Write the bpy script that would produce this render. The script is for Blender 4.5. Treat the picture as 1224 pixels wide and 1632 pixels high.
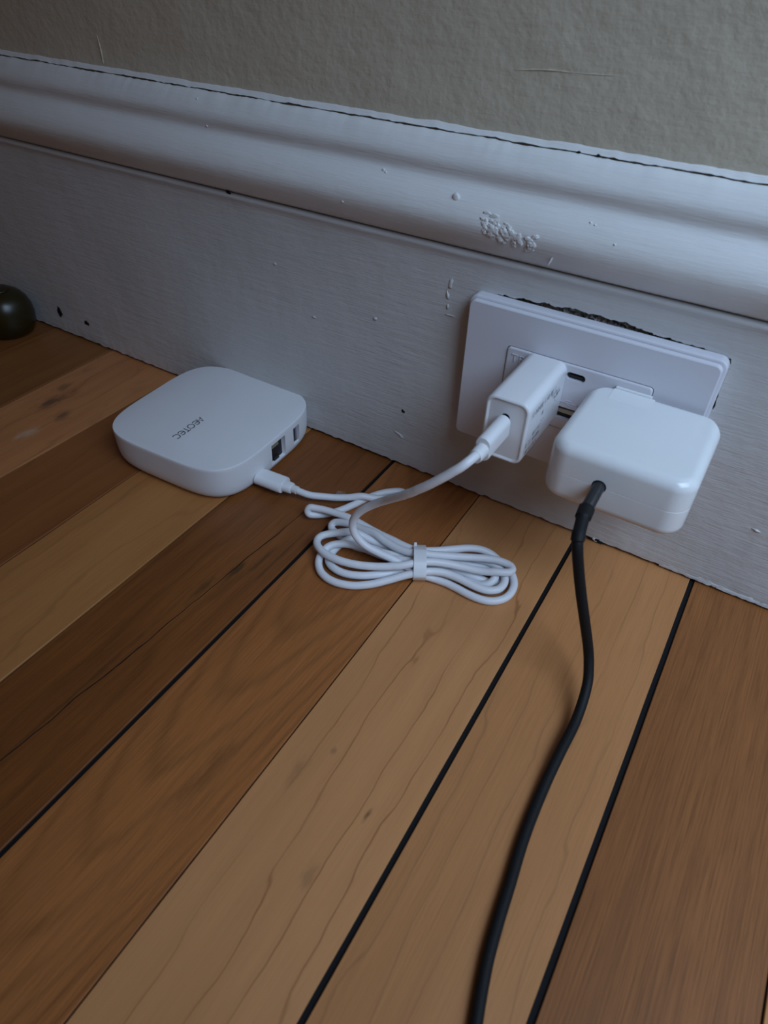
import bpy, bmesh, math, random
import numpy as np
from mathutils import Vector, Matrix, Quaternion, noise

for o in list(bpy.data.objects):
    bpy.data.objects.remove(o)
scn = bpy.context.scene
COL = scn.collection
S = 0.001                                   # everything below is written in millimetres

# ------------------------------------------------------------------ camera
F_PX, CX, CY, CZ, YAW, PITCH, ROLL = 1071.07, 119.367, -279.662, 245.455, 0.53321, 0.72520, 0.03387
def cam_axes():
    cy, sy = math.cos(YAW), math.sin(YAW)
    fwd = Vector((-sy*math.cos(PITCH), cy*math.cos(PITCH), -math.sin(PITCH)))
    right = Vector((cy, sy, 0)); up = right.cross(fwd)
    c, s = math.cos(ROLL), math.sin(ROLL)
    return c*right + s*up, -s*right + c*up, fwd
r_, u_, f_ = cam_axes()
cam = bpy.data.cameras.new('camera'); camo = bpy.data.objects.new('camera', cam); COL.objects.link(camo)
m = Matrix((r_, u_, -f_)).transposed().to_4x4(); m.translation = Vector((CX, CY, CZ))*S
camo.matrix_world = m
cam.sensor_fit = 'VERTICAL'; cam.sensor_height = 36.0; cam.lens = F_PX*36.0/1632.0
cam.clip_start = 0.01; cam.clip_end = 50
cam.dof.use_dof = True; cam.dof.focus_distance = 0.36; cam.dof.aperture_fstop = 23.6/1.6
scn.camera = camo

# ------------------------------------------------------------------ world, window light, exposure
scn.view_settings.view_transform = 'Standard'; scn.view_settings.look = 'None'
scn.view_settings.exposure = 0.0; scn.view_settings.gamma = 1.0
scn.view_settings.use_curve_mapping = False
w = bpy.data.worlds.new('world'); scn.world = w; w.use_nodes = True
bg = w.node_tree.nodes['Background']; bg.inputs[0].default_value = (1.0, 0.57, 0.34, 1); bg.inputs[1].default_value = 0.062
def area(name, loc, target, sx, sy, power, color):
    l = bpy.data.lights.new(name, 'AREA'); l.shape = 'RECTANGLE'; l.size = sx; l.size_y = sy
    l.energy = power; l.color = color
    o = bpy.data.objects.new(name, l); COL.objects.link(o); o.location = loc
    o.rotation_euler = (Vector(target)-Vector(loc)).to_track_quat('-Z', 'Y').to_euler()
    return o
wl = area('window_daylight', (0.55, -0.23, 0.60), (0.24, 0.0, 0.08), 0.56, 0.46, 1.72, (0.53, 0.735, 1.0)); wl.data.spread = math.radians(86)

# ------------------------------------------------------------------ helpers
def tag(o, label=None, cat=None, group=None, kind=None):
    if label: o['label'] = label
    if cat: o['category'] = cat
    if group: o['group'] = group
    if kind: o['kind'] = kind
    return o
def link(name, me, mat=None, parent=None, smooth=False, loc=None):
    o = bpy.data.objects.new(name, me); COL.objects.link(o)
    if mat: me.materials.append(mat)
    if parent: o.parent = parent
    if loc: o.location = Vector(loc)*S
    if smooth:
        for p in me.polygons: p.use_smooth = True
    return o
def empty(name, loc=(0, 0, 0), rot=(0, 0, 0)):
    o = bpy.data.objects.new(name, None); COL.objects.link(o); o.location = Vector(loc)*S; o.rotation_euler = rot
    o.empty_display_size = 0.01
    return o
def bm_to(name, bm, mat=None, parent=None, smooth=False, loc=None):
    me = bpy.data.meshes.new(name)
    bmesh.ops.recalc_face_normals(bm, faces=bm.faces)
    for v in bm.verts: v.co *= S
    bm.to_mesh(me); bm.free()
    return link(name, me, mat, parent, smooth, loc)
def autosmooth(o, deg=35):
    bm = bmesh.new(); bm.from_mesh(o.data)
    for f in bm.faces: f.smooth = True
    for e in bm.edges:
        if len(e.link_faces) == 2: e.smooth = e.calc_face_angle(0) < math.radians(deg)
        else: e.smooth = False
    bm.to_mesh(o.data); bm.free()
def box(bm, x0, x1, y0, y1, z0, z1, bev=0.0, seg=2):
    r = bmesh.ops.create_cube(bm, size=1)
    for v in r['verts']:
        v.co = Vector((x0+(v.co.x+.5)*(x1-x0), y0+(v.co.y+.5)*(y1-y0), z0+(v.co.z+.5)*(z1-z0)))
    if bev:
        es = list({e for v in r['verts'] for e in v.link_edges})
        bmesh.ops.bevel(bm, geom=es, offset=bev, segments=seg, profile=.5, affect='EDGES')
def rrect(hx, hy, R, n=10):
    R = max(0.01, min(R, hx, hy)); pts = []
    for k, (sx, sy) in enumerate(((1, 1), (-1, 1), (-1, -1), (1, -1))):
        for i in range(n+1):
            a = math.pi/2*(k + i/n)
            pts.append((sx*(hx-R)+R*math.cos(a), sy*(hy-R)+R*math.sin(a)))
    return pts
def supere(s, n=4.2, N=96):
    out = []
    for i in range(N):
        a = 2*math.pi*i/N; c, sn = math.cos(a), math.sin(a)
        out.append((s*math.copysign(abs(c)**(2/n), c), s*math.copysign(abs(sn)**(2/n), sn)))
    return out
def loft(bm, rings, cap0=True, cap1=True):
    vs = [[bm.verts.new(p) for p in r] for r in rings]
    n = len(vs[0])
    for a, b in zip(vs, vs[1:]):
        for i in range(n): bm.faces.new((a[i], a[(i+1) % n], b[(i+1) % n], b[i]))
    if cap0: bm.faces.new(vs[0][::-1])
    if cap1: bm.faces.new(vs[-1])
    return vs
def axis_loft(layers, axis='z', n=10):
    """layers: (t, ha, hb, R) rounded-rectangle sections stacked along axis."""
    bm = bmesh.new(); rings = []
    for t, ha, hb, R in layers:
        pts = rrect(ha, hb, R, n)
        if axis == 'z': rings.append([(a, b, t) for a, b in pts])
        elif axis == 'y': rings.append([(a, t, b) for a, b in pts])
        else: rings.append([(t, a, b) for a, b in pts])
    loft(bm, rings)
    return bm
def rounded_layers(h0, h1, hx, hy, R, r0, r1, groove=None, n=7):
    L = []
    for i in range(n+1):
        a = math.pi/2*i/n; ins = r0*(1-math.sin(a)); L.append((h0+r0*(1-math.cos(a)), hx-ins, hy-ins, R-ins))
    if groove is not None:
        for dz, d in ((-.14, 0), (-.07, .09), (.07, .09), (.14, 0)): L.append((groove+dz, hx-d, hy-d, R-d))
    for i in range(n+1):
        a = math.pi/2*(1-i/n); ins = r1*(1-math.sin(a)); L.append((h1-r1*(1-math.cos(a)), hx-ins, hy-ins, R-ins))
    return L
def tube(pts, rad, n=14, caps=True):
    pts = [Vector(p) for p in pts]
    bm = bmesh.new(); rings = []
    t0 = (pts[1]-pts[0]).normalized(); nrm = t0.orthogonal().normalized()
    for i, p in enumerate(pts):
        t = (pts[min(i+1, len(pts)-1)]-pts[max(i-1, 0)]).normalized()
        nrm = (nrm - t*nrm.dot(t)).normalized(); b = t.cross(nrm)
        r = rad(i/(len(pts)-1)) if callable(rad) else rad
        rings.append([p + (nrm*math.cos(2*math.pi*k/n)+b*math.sin(2*math.pi*k/n))*r for k in range(n)])
    loft(bm, rings, caps, caps)
    return bm
def spline(P, per=8):
    P = [Vector(q) for q in P]; P = [2*P[0]-P[1]]+P+[2*P[-1]-P[-2]]; out = []
    for i in range(1, len(P)-2):
        for k in range(per):
            t = k/per; a, b, c, d = P[i-1:i+3]
            out.append(.5*((2*b)+(c-a)*t+(2*a-5*b+4*c-d)*t*t+(3*b-a-3*c+d)*t**3))
    out.append(P[-2]); return out
def cut(o, cutter_bms):
    """boolean-subtract small cutters (given in the object's own millimetres) from a mesh object"""
    cs = []
    for bm in cutter_bms:
        me = bpy.data.meshes.new('cutter')
        bmesh.ops.recalc_face_normals(bm, faces=bm.faces)
        for v in bm.verts: v.co *= S
        bm.to_mesh(me); bm.free()
        c = bpy.data.objects.new('cutter', me); COL.objects.link(c); c.matrix_world = o.matrix_world; cs.append(c)
    keep = (o.parent, o.location.copy(), o.rotation_euler.copy())
    o.parent = None; o.matrix_world = Matrix()
    for c in cs:
        c.matrix_world = Matrix()
        md = o.modifiers.new('b', 'BOOLEAN'); md.operation = 'DIFFERENCE'; md.solver = 'EXACT'; md.object = c
    bpy.context.view_layer.update()
    dg = bpy.context.evaluated_depsgraph_get()
    me = bpy.data.meshes.new_from_object(o.evaluated_get(dg))
    o.modifiers.clear(); o.data = me
    for c in cs: bpy.data.objects.remove(c)
    o.parent = keep[0]; o.location = keep[1]; o.rotation_euler = keep[2]; o.matrix_parent_inverse = Matrix()
    bpy.context.view_layer.update()

# ------------------------------------------------------------------ materials
class NT:
    def __init__(s, name):
        s.m = bpy.data.materials.new(name); s.m.use_nodes = True; s.t = s.m.node_tree; s.b = s.t.nodes['Principled BSDF']
    def n(s, typ, **kw):
        x = s.t.nodes.new(typ)
        for k, v in kw.items():
            if k.startswith('i_'):
                x.inputs[k[2:].replace('_', ' ')].default_value = v
            else: setattr(x, k, v)
        return x
    def l(s, a, b): s.t.links.new(a, b)
    def math(s, op, a, b=None, c=None, clamp=False):
        x = s.t.nodes.new('ShaderNodeMath'); x.operation = op; x.use_clamp = clamp
        for i, v in enumerate((a, b, c)):
            if v is None: continue
            if isinstance(v, (int, float)): x.inputs[i].default_value = v
            else: s.l(v, x.inputs[i])
        return x.outputs[0]
    def coords(s, scale=(1, 1, 1), off=(0, 0, 0)):
        tc = s.n('ShaderNodeTexCoord'); mp = s.n('ShaderNodeMapping')
        mp.inputs['Scale'].default_value = scale; mp.inputs['Location'].default_value = off
        s.l(tc.outputs['Object'], mp.inputs['Vector']); return mp.outputs[0]
    def noise(s, vec, scale, detail=3, rough=.5, dist=0):
        x = s.n('ShaderNodeTexNoise'); x.inputs['Scale'].default_value = scale; x.inputs['Detail'].default_value = detail
        x.inputs['Roughness'].default_value = rough; x.inputs['Distortion'].default_value = dist
        s.l(vec, x.inputs['Vector']); return x.outputs[0]
    def mix(s, fac, a, b):
        x = s.t.nodes.new('ShaderNodeMix'); x.data_type = 'RGBA'
        if isinstance(fac, (int, float)): x.inputs[0].default_value = fac
        else: s.l(fac, x.inputs[0])
        for i, v in ((6, a), (7, b)):
            if isinstance(v, tuple): x.inputs[i].default_value = (*v[:3], 1)
            else: s.l(v, x.inputs[i])
        return x.outputs[2]
    def ramp(s, fac, p0, p1):
        x = s.t.nodes.new('ShaderNodeMapRange'); x.interpolation_type = 'SMOOTHSTEP'
        s.l(fac, x.inputs[0]); x.inputs[1].default_value = p0; x.inputs[2].default_value = p1
        return x.outputs[0]
    def bump(s, h, strength, dist=0.001, prev=None):
        x = s.t.nodes.new('ShaderNodeBump'); x.inputs['Strength'].default_value = strength; x.inputs['Distance'].default_value = dist
        s.l(h, x.inputs['Height'])
        if prev: s.l(prev, x.inputs['Normal'])
        return x.outputs[0]
def plain(name, col, rough=.5, spec=.5, metal=0.0, coat=0.0, sss=0.0, bump=0.0):
    t = NT(name); b = t.b
    v = t.coords(); nz = t.noise(v, 900, 2)
    b.inputs['Base Color'].default_value = (*col, 1)
    c2 = tuple(x*.96 for x in col)
    t.l(t.mix(t.noise(v, 40, 3), c2, col), b.inputs['Base Color'])
    b.inputs['Roughness'].default_value = rough; b.inputs['Specular IOR Level'].default_value = spec
    b.inputs['Metallic'].default_value = metal; b.inputs['Coat Weight'].default_value = coat
    if sss:
        b.inputs['Subsurface Weight'].default_value = sss; b.inputs['Subsurface Radius'].default_value = (1, .8, .7); b.inputs['Subsurface Scale'].default_value = .002
    if bump: t.l(t.bump(nz, bump, .0003), b.inputs['Normal'])
    return t.m
M_HUB = plain('matte white plastic', (.72, .71, .73), .55, .4, bump=.15)
M_HUBIN = plain('port lining plastic', (.34, .32, .38), .5)
M_DARK = plain('port dark', (.012, .012, .014), .5)
M_PRINT = plain('grey print', (.10, .10, .12), .6)
M_LPRINT = plain('light grey print', (.17, .17, .19), .6)
M_METAL = plain('contact plastic and metal', (.42, .38, .29), .45)
M_CABLE = plain('white cable jacket', (.74, .74, .77), .42, .45, sss=.12)
M_PLUG = plain('white plug plastic', (.74, .74, .76), .40, .5)
M_GLOSS = plain('glossy white plastic', (.76, .77, .78), .16, .5, sss=.15)
M_GLOSS2 = plain('satin white plastic', (.76, .76, .78), .30, .5, sss=.1)
M_PLATE = plain('outlet plate plastic', (.66, .65, .70), .42, .45, bump=.05)
M_DEVICE = plain('outlet device plastic', (.64, .63, .68), .36, .45)
M_BLACK = plain('black cable rubber', (.007, .007, .008), .62, .25, bump=.2)
M_BLACK2 = plain('black plug metal', (.022, .022, .025), .32, .5)
M_POT = plain('dark olive glaze', (.022, .016, .003), .3, .5)
M_DUST = plain('pale lint', (.42, .40, .40), .9)

def paint(name, c1, c2, rough, stroke, peel, chips=0.0):
    t = NT(name)
    v = t.coords((1, 1, 1)); vs = t.coords((6, 60, 60)); vf = t.coords((14, 220, 220))
    a = t.noise(vs, 6, 4, .6); b_ = t.noise(vf, 6, 3, .6); c = t.noise(v, 22, 3); d = t.noise(v, 260, 3, .55)
    e = t.noise(v, 70, 3, .5)
    t.l(t.mix(c, c1, c2), t.b.inputs['Base Color'])
    t.b.inputs['Roughness'].default_value = rough
    n1 = t.bump(a, stroke, .0012); n2 = t.bump(b_, stroke, .0006, n1); n3 = t.bump(d, peel, .0006, n2)
    n4 = t.bump(e, peel, .0012, n3)
    t.l(n4, t.b.inputs['Normal']); return t.m
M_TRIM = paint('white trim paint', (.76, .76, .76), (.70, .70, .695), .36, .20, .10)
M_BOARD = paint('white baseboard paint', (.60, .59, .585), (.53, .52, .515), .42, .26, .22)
M_WALL = paint('olive beige wall paint', (.60, .54, .43), (.55, .49, .385), .55, .10, .60)
def plaster():
    t = NT('broken plaster'); v = t.coords()
    t.l(t.mix(t.ramp(t.noise(v, 420, 4, .7), .36, .6), (.035, .035, .04), (.42, .40, .36)), t.b.inputs['Base Color'])
    t.b.inputs['Roughness'].default_value = .9
    t.l(t.bump(t.noise(v, 500, 3), 1, .001), t.b.inputs['Normal']); return t.m
M_PLASTER = plaster()
M_SUB = plain('dark joint filler', (.006, .006, .007), .8, .2)

def wood(name, base, dark, fiber=.35, lines=.5, freq=55.0, slope=.02, warp=.5, cath=.0, seed=0, stain=0.0, line_col=None, line_w=.07, marks=()):
    """board runs along Y; x across.  fibres, growth lines, broad figure"""
    K = (1.12, .82, .62); base = tuple(a*b for a, b in zip(base, K)); dark = tuple(a*b for a, b in zip(dark, K))
    t = NT(name); o = (seed*1.37, seed*.71, 0)
    tc = t.n('ShaderNodeTexCoord'); sx = t.n('ShaderNodeSeparateXYZ'); t.l(tc.outputs['Object'], sx.inputs[0])
    vf = t.coords((1500, 30, 1), o); vm = t.coords((120, 7, 1), o); vb = t.coords((22, 5, 1), o); vs = t.coords((45, 7, 1), (o[1], o[0], 0))
    vj = t.coords((90, 50, 1), o)
    fib = t.noise(vf, 1, 5, .7); med = t.noise(vm, 1, 3, .55, .3); broad = t.noise(vb, 1, 2, .5); wn = t.noise(vs, 1, 3, .5); jit = t.noise(vj, 1, 2)
    # growth lines
    fld = t.math('MULTIPLY', sx.outputs[0], freq)
    fld = t.math('ADD', fld, t.math('MULTIPLY', sx.outputs[1], freq*slope))
    fld = t.math('ADD', fld, t.math('MULTIPLY', wn, warp*4))
    fld = t.math('ADD', fld, t.math('MULTIPLY', jit, .22))
    if cath:                                # nested U figure, tips towards the room
        xc_ = t.math('ADD', sx.outputs[0], .004); xx = t.math('MULTIPLY', t.math('MULTIPLY', xc_, xc_), -cath)
        fld = t.math('ADD', t.math('ADD', t.math('MULTIPLY', sx.outputs[1], 26.0), xx), t.math('ADD', t.math('MULTIPLY', wn, 1.6), t.math('MULTIPLY', jit, .25)))
    fr = t.math('FRACT', fld)
    ln = t.math('SUBTRACT', 1.0, t.ramp(t.math('ABSOLUTE', t.math('SUBTRACT', fr, .5)), 0.0, line_w))
    grad = t.math('MULTIPLY', t.ramp(fr, .1, .5), t.math('SUBTRACT', 1.0, t.ramp(fr, .5, .56)))
    bcol = t.mix(t.ramp(t.math('ADD', t.math('MULTIPLY', broad, .6), t.math('MULTIPLY', med, .4)), .3, .7), base, dark)
    fcol = t.mix(t.math('MULTIPLY', t.ramp(fib, .35, .75), fiber), bcol, tuple(x*.55 for x in dark))
    lc = line_col or tuple(x*.45 for x in dark)
    vis = t.ramp(t.noise(t.coords((30, 9, 1), (seed, 3, 0)), 1, 2), .25, .6)
    amt = t.math('MULTIPLY', t.math('MULTIPLY', t.math('ADD', ln, t.math('MULTIPLY', grad, .14)), vis), lines, clamp=True)
    col = t.mix(amt, fcol, lc)
    if stain:
        sn = t.ramp(t.noise(t.coords((60, 30, 1), (seed, 1, 0)), 1, 4, .65, .4), .55, .75)
        col = t.mix(t.math('MULTIPLY', sn, stain), col, (.045, .03, .02))
    for mx, my, rx, ry, st, mc in marks:            # knots, stains: a warped ellipse at its place on the board
        mp = t.n('ShaderNodeMapping'); mp.inputs['Location'].default_value = (-mx/rx, -my/ry, 0); mp.inputs['Scale'].default_value = (1000/rx, 1000/ry, 0)
        t.l(tc.outputs['Object'], mp.inputs['Vector']); gl = t.n('ShaderNodeVectorMath', operation='LENGTH'); t.l(mp.outputs[0], gl.inputs[0])
        d_ = t.math('ADD', gl.outputs['Value'], t.math('MULTIPLY', t.math('SUBTRACT', t.noise(t.coords((260, 90, 1), (mx, my, 0)), 1, 4, .6), .5), 2.2))
        col = t.mix(t.math('MULTIPLY', t.math('SUBTRACT', 1.0, t.ramp(d_, .1, 1.15)), st), col, mc)
    t.l(col, t.b.inputs['Base Color'])
    t.l(t.math('ADD', .36, t.math('MULTIPLY', med, .16)), t.b.inputs['Roughness'])
    t.b.inputs['Specular IOR Level'].default_value = .38
    n1 = t.bump(fib, .16, .0004); n2 = t.bump(broad, .15, .002, n1)
    t.l(n2, t.b.inputs['Normal']); return t.m

# ------------------------------------------------------------------ the setting: floor
def fbm(x, y, z, o=3): return noise.fractal(Vector((x, y, z)), .6, 2.0, o)
bm = bmesh.new(); box(bm, -1200, 900, -1500, 30, -22, -1.0)
floor = bm_to('floor', bm, M_SUB); tag(floor, kind='structure')
LT = (.42, .255, .125); 
JOINTS = [  # x at wall, x 200 mm in front of wall, half-gap
    (-640, -640, .3), (-581, -581, .3), (-523, -523, .3), (-464, -464, .3), (-405.5, -405, .35), (-346.5, -345, .35), (-285, -283, .7), (-218.5, -220.5, .6), (-160.8, -158.5, .45), (-102, -99.8, .45),
    (-41.2, -38.9, 1.15), (16.4, 18.6, .35), (75.0, 77.6, 1.15), (135.0, 136.0, 1.2), (193.5, 195.3, .45),
    (252, 253.5, .4), (311, 312, .4), (369, 370, .4), (428, 429, .4)]
WOODS = {
    4: ((.22, .11, .04), (.15, .07, .022), dict(fiber=.3, lines=.2)),
    5: ((.26, .14, .055), (.19, .095, .033), dict(fiber=.3, lines=.2)),
    6: ((.48, .27, .135), (.36, .185, .088), dict(fiber=.25, lines=.3, stain=.3, marks=((-11, -70, 7, 12, .7, (.06, .04, .03)), (8, -76, 6, 9, .6, (.07, .045, .03)), (7, -100, 5, 9, .5, (.5, .4, .3)), (-20, -52, 5, 9, .5, (.08, .05, .03))))),
    7: ((.27, .13, .050), (.20, .088, .032), dict(fiber=.3, lines=.25)),
    8: ((.40, .235, .10), (.31, .165, .066), dict(fiber=.3, lines=.2, freq=30)),
    9: ((.225, .104, .035), (.145, .060, .018), dict(fiber=.6, lines=.3, freq=45, warp=.35, line_w=.12, marks=((12, -120, 2.2, 9, .85, (.06, .028, .010)), (6, -136, 2.5, 14, .6, (.06, .028, .010)), (18, -105, 2, 12, .6, (.06, .028, .010)), (3, -200, 1.2, 60, .5, (.06, .028, .010)), (24, -95, .9, 40, .6, (.06, .028, .010))))),
    10: ((.375, .185, .070), (.285, .130, .046), dict(fiber=.6, lines=.30, cath=3600, line_w=.3, line_col=(.13, .05, .014), marks=((14, -205, 5, 22, .35, (.06, .028, .010)), (0, -90, 6, 20, .3, (.06, .028, .010))))),
    11: ((.50, .315, .165), (.43, .262, .130), dict(fiber=.2, lines=.62, freq=72, warp=.5, slope=.035, line_w=.035, line_col=(.24, .085, .028), marks=((15.8, -186, 1.3, 3.5, .9, (.16, .07, .03)), (10, -214, 3, 7, .35, (.2, .1, .05)), (-16, -186, 3, 8, .35, (.2, .1, .05)), (-9, -172, 1.4, 2, .5, (.2, .1, .05))))),
    12: ((.44, .265, .130), (.385, .22, .102), dict(fiber=.3, lines=.38, freq=80, warp=.4, slope=.03, line_w=.045, line_col=(.22, .10, .04))),
    13: ((.29, .145, .055), (.22, .105, .036), dict(fiber=.8, lines=.2, freq=60, warp=.2, line_w=.2)),
    14: ((.52, .33, .14), (.45, .27, .11), dict(fiber=.3, lines=.2)),
}
for i in range(len(JOINTS)-1):
    a0, a1, ga = JOINTS[i]; b0, b1, gb = JOINTS[i+1]
    xc = (a0+b0)/2
    bm = bmesh.new(); vs = []
    rnd = random.Random(i)
    NS = 60
    def xa(y, j0, j1): return j0+(j1-j0)*(-y/200.0)
    bevel = .2
    rows = []
    for k in range(NS+1):
        y = 9 - (k/NS)**1.25*(1400+9)
        jit = lambda q: .10*fbm(q*7.3+i, y*.05, 0)
        xl = xa(y, a0, a1)+ga+jit(1); xr = xa(y, b0, b1)-gb+jit(2)
        h = .12*fbm(i*3.1, y*.01, 5)
        rows.append([(xl-xc, y, -3), (xl-xc, y, -bevel+h), (xl+bevel-xc, y, h), (xl+3-xc, y, h+.02), (0, y, h-.03*1), (xr-3-xc, y, h+.02), (xr-bevel-xc, y, h), (xr-xc, y, -bevel+h), (xr-xc, y, -3)])
    loft(bm, rows)
    base, dark, kw = WOODS.get(i, ((.27, .14, .055), (.20, .095, .035), dict(fiber=.3, lines=.2)))
    o = bm_to('floor_board', bm, wood('board wood %d' % i, base, dark, seed=i+1, **kw), floor, loc=(xc, 0, 0))
    autosmooth(o, 25)

def crack_x(y): return -62.3+(-y-140)*-.055+1.2*fbm(y*.03, 1, 1)
bm = bmesh.new(); rings = []
for k in range(120):
    y = -60-k*3.2; wd = .16+.13*abs(fbm(y*.11, 2, 2)) if y < -80 else .1
    rings.append([(crack_x(y)-wd, y, -.1), (crack_x(y)-wd, y, .11), (crack_x(y)+wd, y, .11), (crack_x(y)+wd, y, -.1)])
loft(bm, rings); bm_to('board_crack', bm, M_SUB, floor)

# ------------------------------------------------------------------ the setting: wall and baseboard
bm = bmesh.new(); rows = []
xs = [-640]+[-600+6*k for k in range(168)]+[420, 500, 700, 900]
zs = [150, 176, 180]+[184+6*k for k in range(40)]+[460, 600, 900, 1400]
grid = []
for x in xs:
    r = []
    for z in zs:
        d = .55*fbm(x*.012, z*.02, 3) + .12*fbm(x*.08, z*.1, 9)
        r.append((x, 12.0 + (d if z > 182 else d*.2), z))
    grid.append(r)
vv = [[bm.verts.new(p) for p in r]+[bm.verts.new((r[0][0], 40, 1400)), bm.verts.new((r[0][0], 40, 150))] for r in grid]
n = len(vv[0])
for a, b in zip(vv, vv[1:]):
    for i in range(n): bm.faces.new((a[i], a[(i+1) % n], b[(i+1) % n], b[i]))
bm.faces.new(vv[0]); bm.faces.new(vv[-1][::-1])
wall = bm_to('wall_back', bm, M_WALL); tag(wall, kind='structure'); autosmooth(wall, 60)
bm = bmesh.new(); box(bm, -640, -610, -1500, 0, 0, 2400)
wl_ = bm_to('left_light_blocker', bm, M_WALL); tag(wl_, kind='structure')  # unseen wall added out of frame to block ambient light on the left
# brush seams / ridges in the wall paint
def ridge(name, pts, w, h, mat, parent, per=5):
    P = spline(pts, per); bm = bmesh.new(); rings = []
    for i, q in enumerate(P):
        t = (P[min(i+1, len(P)-1)]-P[max(0, i-1)]).normalized(); s = Vector((t.z, 0, -t.x))
        k = math.sin(math.pi*min(1, max(0, (i+.4)/(len(P)-.2))))**.5*(1+.5*fbm(i*.7, w, 1))
        up = Vector((0, -1, 0))
        rings.append([q+s*w*k+Vector((0, .4, 0)), q+s*w*k*.6+up*h*k*.7, q+up*h*k, q-s*w*k*.6+up*h*k*.7, q-s*w*k+Vector((0, .4, 0))])
    loft(bm, rings)
    return bm_to(name, bm, mat, parent, smooth=True)
ridge('paint_ridge', [(-2, 12, 201.6), (12, 12, 203.0), (26, 12, 203.3), (44, 12, 204.1)], .3, .2, M_WALL, wall)
ridge('paint_ridge', [(-241, 12, 194), (-240.6, 12, 187), (-240.7, 12, 180.5)], .5, .14, M_WALL, wall)

# baseboard profile  (y into wall, z up): board face, bevel, cap moulding
def bez(*p): return list(p)
FACE = [(0, 2.0), (-.15, 5), (-.1, 9), (0, 15), (0, 25), (0, 35), (0, 45), (0, 55), (0, 65), (0, 75), (0, 85), (0, 95), (0, 105), (0, 112), (0, 116), (0, 120), (0, 125), (0, 128), (-.1, 130), (-.75, 131.2), (-.9, 132.0), (-.5, 132.8), (.6, 133.4), (2.6, 133.6)]
CAP = [(2.6, 133.7), (1.4, 134.1), (-.6, 135.6), (-2.7, 137.8), (-4.5, 140.3), (-6.0, 143), (-6.9, 145.6), (-7.15, 147.9), (-6.7, 150.2), (-5.6, 152.8), (-4.1, 155.2), (-2.4, 157.3), (-.7, 159.2), (.7, 160.8), (1.3, 162.2), (1.25, 163.8), (.9, 165.4), (.65, 167), (.85, 168.6), (1.7, 170.6), (3.6, 172.9), (5.2, 174.9), (7.0, 176.3), (8.8, 177.0), (10.0, 177.2), (10.6, 176.4)]
XS = [-612, -600]+[-520+2.0*k for k in range(411)]+[320, 360, 420, 500, 700, 900]
def extrude_profile(prof, back, jitter):
    bm = bmesh.new(); rings = []
    for x in XS:
        r = []
        for k, (y, z) in enumerate(prof):
            dy, dz = jitter(x, y, z, k); r.append((x, y+dy, z+dz))
        r += [(x, yy, zz) for yy, zz in back]
        rings.append(r)
    loft(bm, rings); return bm
def jf(x, y, z, k):
    d = .30*fbm(x*.02, z*.03, 1) + .07*fbm(x*.12, z*.35, 7)
    if 120 < x: d += .10*fbm(x*.25, z*.5, 4)
    dz = 0
    if k == 0:
        dz = .9*fbm(x*.16, 0, 2) + (1.3*max(0, fbm(x*.3, 4, 4)) if x > 60 else 0); d += .35*fbm(x*.3, 2, 8)
    elif k < 3: d += .22*fbm(x*.2, z*.4, 11)
    return d, dz
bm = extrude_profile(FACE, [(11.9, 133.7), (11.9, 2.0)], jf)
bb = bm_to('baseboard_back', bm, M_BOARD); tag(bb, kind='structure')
bb.data.materials.append(M_PLASTER)
# ragged opening above the plate where the paint and plaster broke away
up_e = [(6, 116.6), (9, 118.0), (14, 118.6), (18, 118.3), (23, 119.4), (29, 119.0), (33, 120.1), (38, 119.6), (43, 120.4), (47, 120.9), (53, 120.2), (58, 120.7), (64, 120.0), (69, 120.6), (74, 119.7), (79, 119.3), (83, 118.6), (88, 118.9), (93, 118.3), (98, 118.6), (104, 118.0), (109, 118.0), (112.6, 117.2), (113.2, 115.5), (112.6, 112)]
import itertools
up_e = [(a[0]+(b[0]-a[0])*k/5, a[1]+(b[1]-a[1])*k/5+(.55*fbm((a[0]+k)*1.9, a[1], 3) if a[1] > 117.5 else 0)) for a, b in zip(up_e, up_e[1:]) for k in range(5)]
outline = [(x, z-.4) for x, z in up_e]
poly = [(6, 112.0)]+outline
c = bmesh.new()
loft(c, [[(x, -3, z) for x, z in poly], [(x, 5.5, z) for x, z in poly]])
side = [(112.9, 102), (113.5, 100), (113.4, 98), (113.9, 95), (113.4, 93), (113.0, 94)]
c2 = bmesh.new(); loft(c2, [[(x, -3, z) for x, z in side], [(x, 4, z) for x, z in side]])
cut(bb, [c, c2])
autosmooth(bb, 50)
# rubble inside the opening
bm = bmesh.new(); rings = []
for i in range(80):
    x = 7+i*1.34
    rings.append([(x, 2.2+1.6*fbm(x*.5, k*.9, 3)+(k == 0)*2, 113+k*1.15+.4*fbm(x, k, 1)) for k in range(8)]+[(x, 6.5, 121), (x, 6.5, 112)])
loft(bm, rings); bm_to('broken_plaster', bm, M_PLASTER, bb)

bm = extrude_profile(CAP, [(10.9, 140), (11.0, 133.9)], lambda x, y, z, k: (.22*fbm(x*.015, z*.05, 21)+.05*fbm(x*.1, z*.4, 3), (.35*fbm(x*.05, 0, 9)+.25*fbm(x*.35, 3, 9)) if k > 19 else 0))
cap = bm_to('moulding_cap', bm, M_TRIM, bb); autosmooth(cap, 60)
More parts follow.
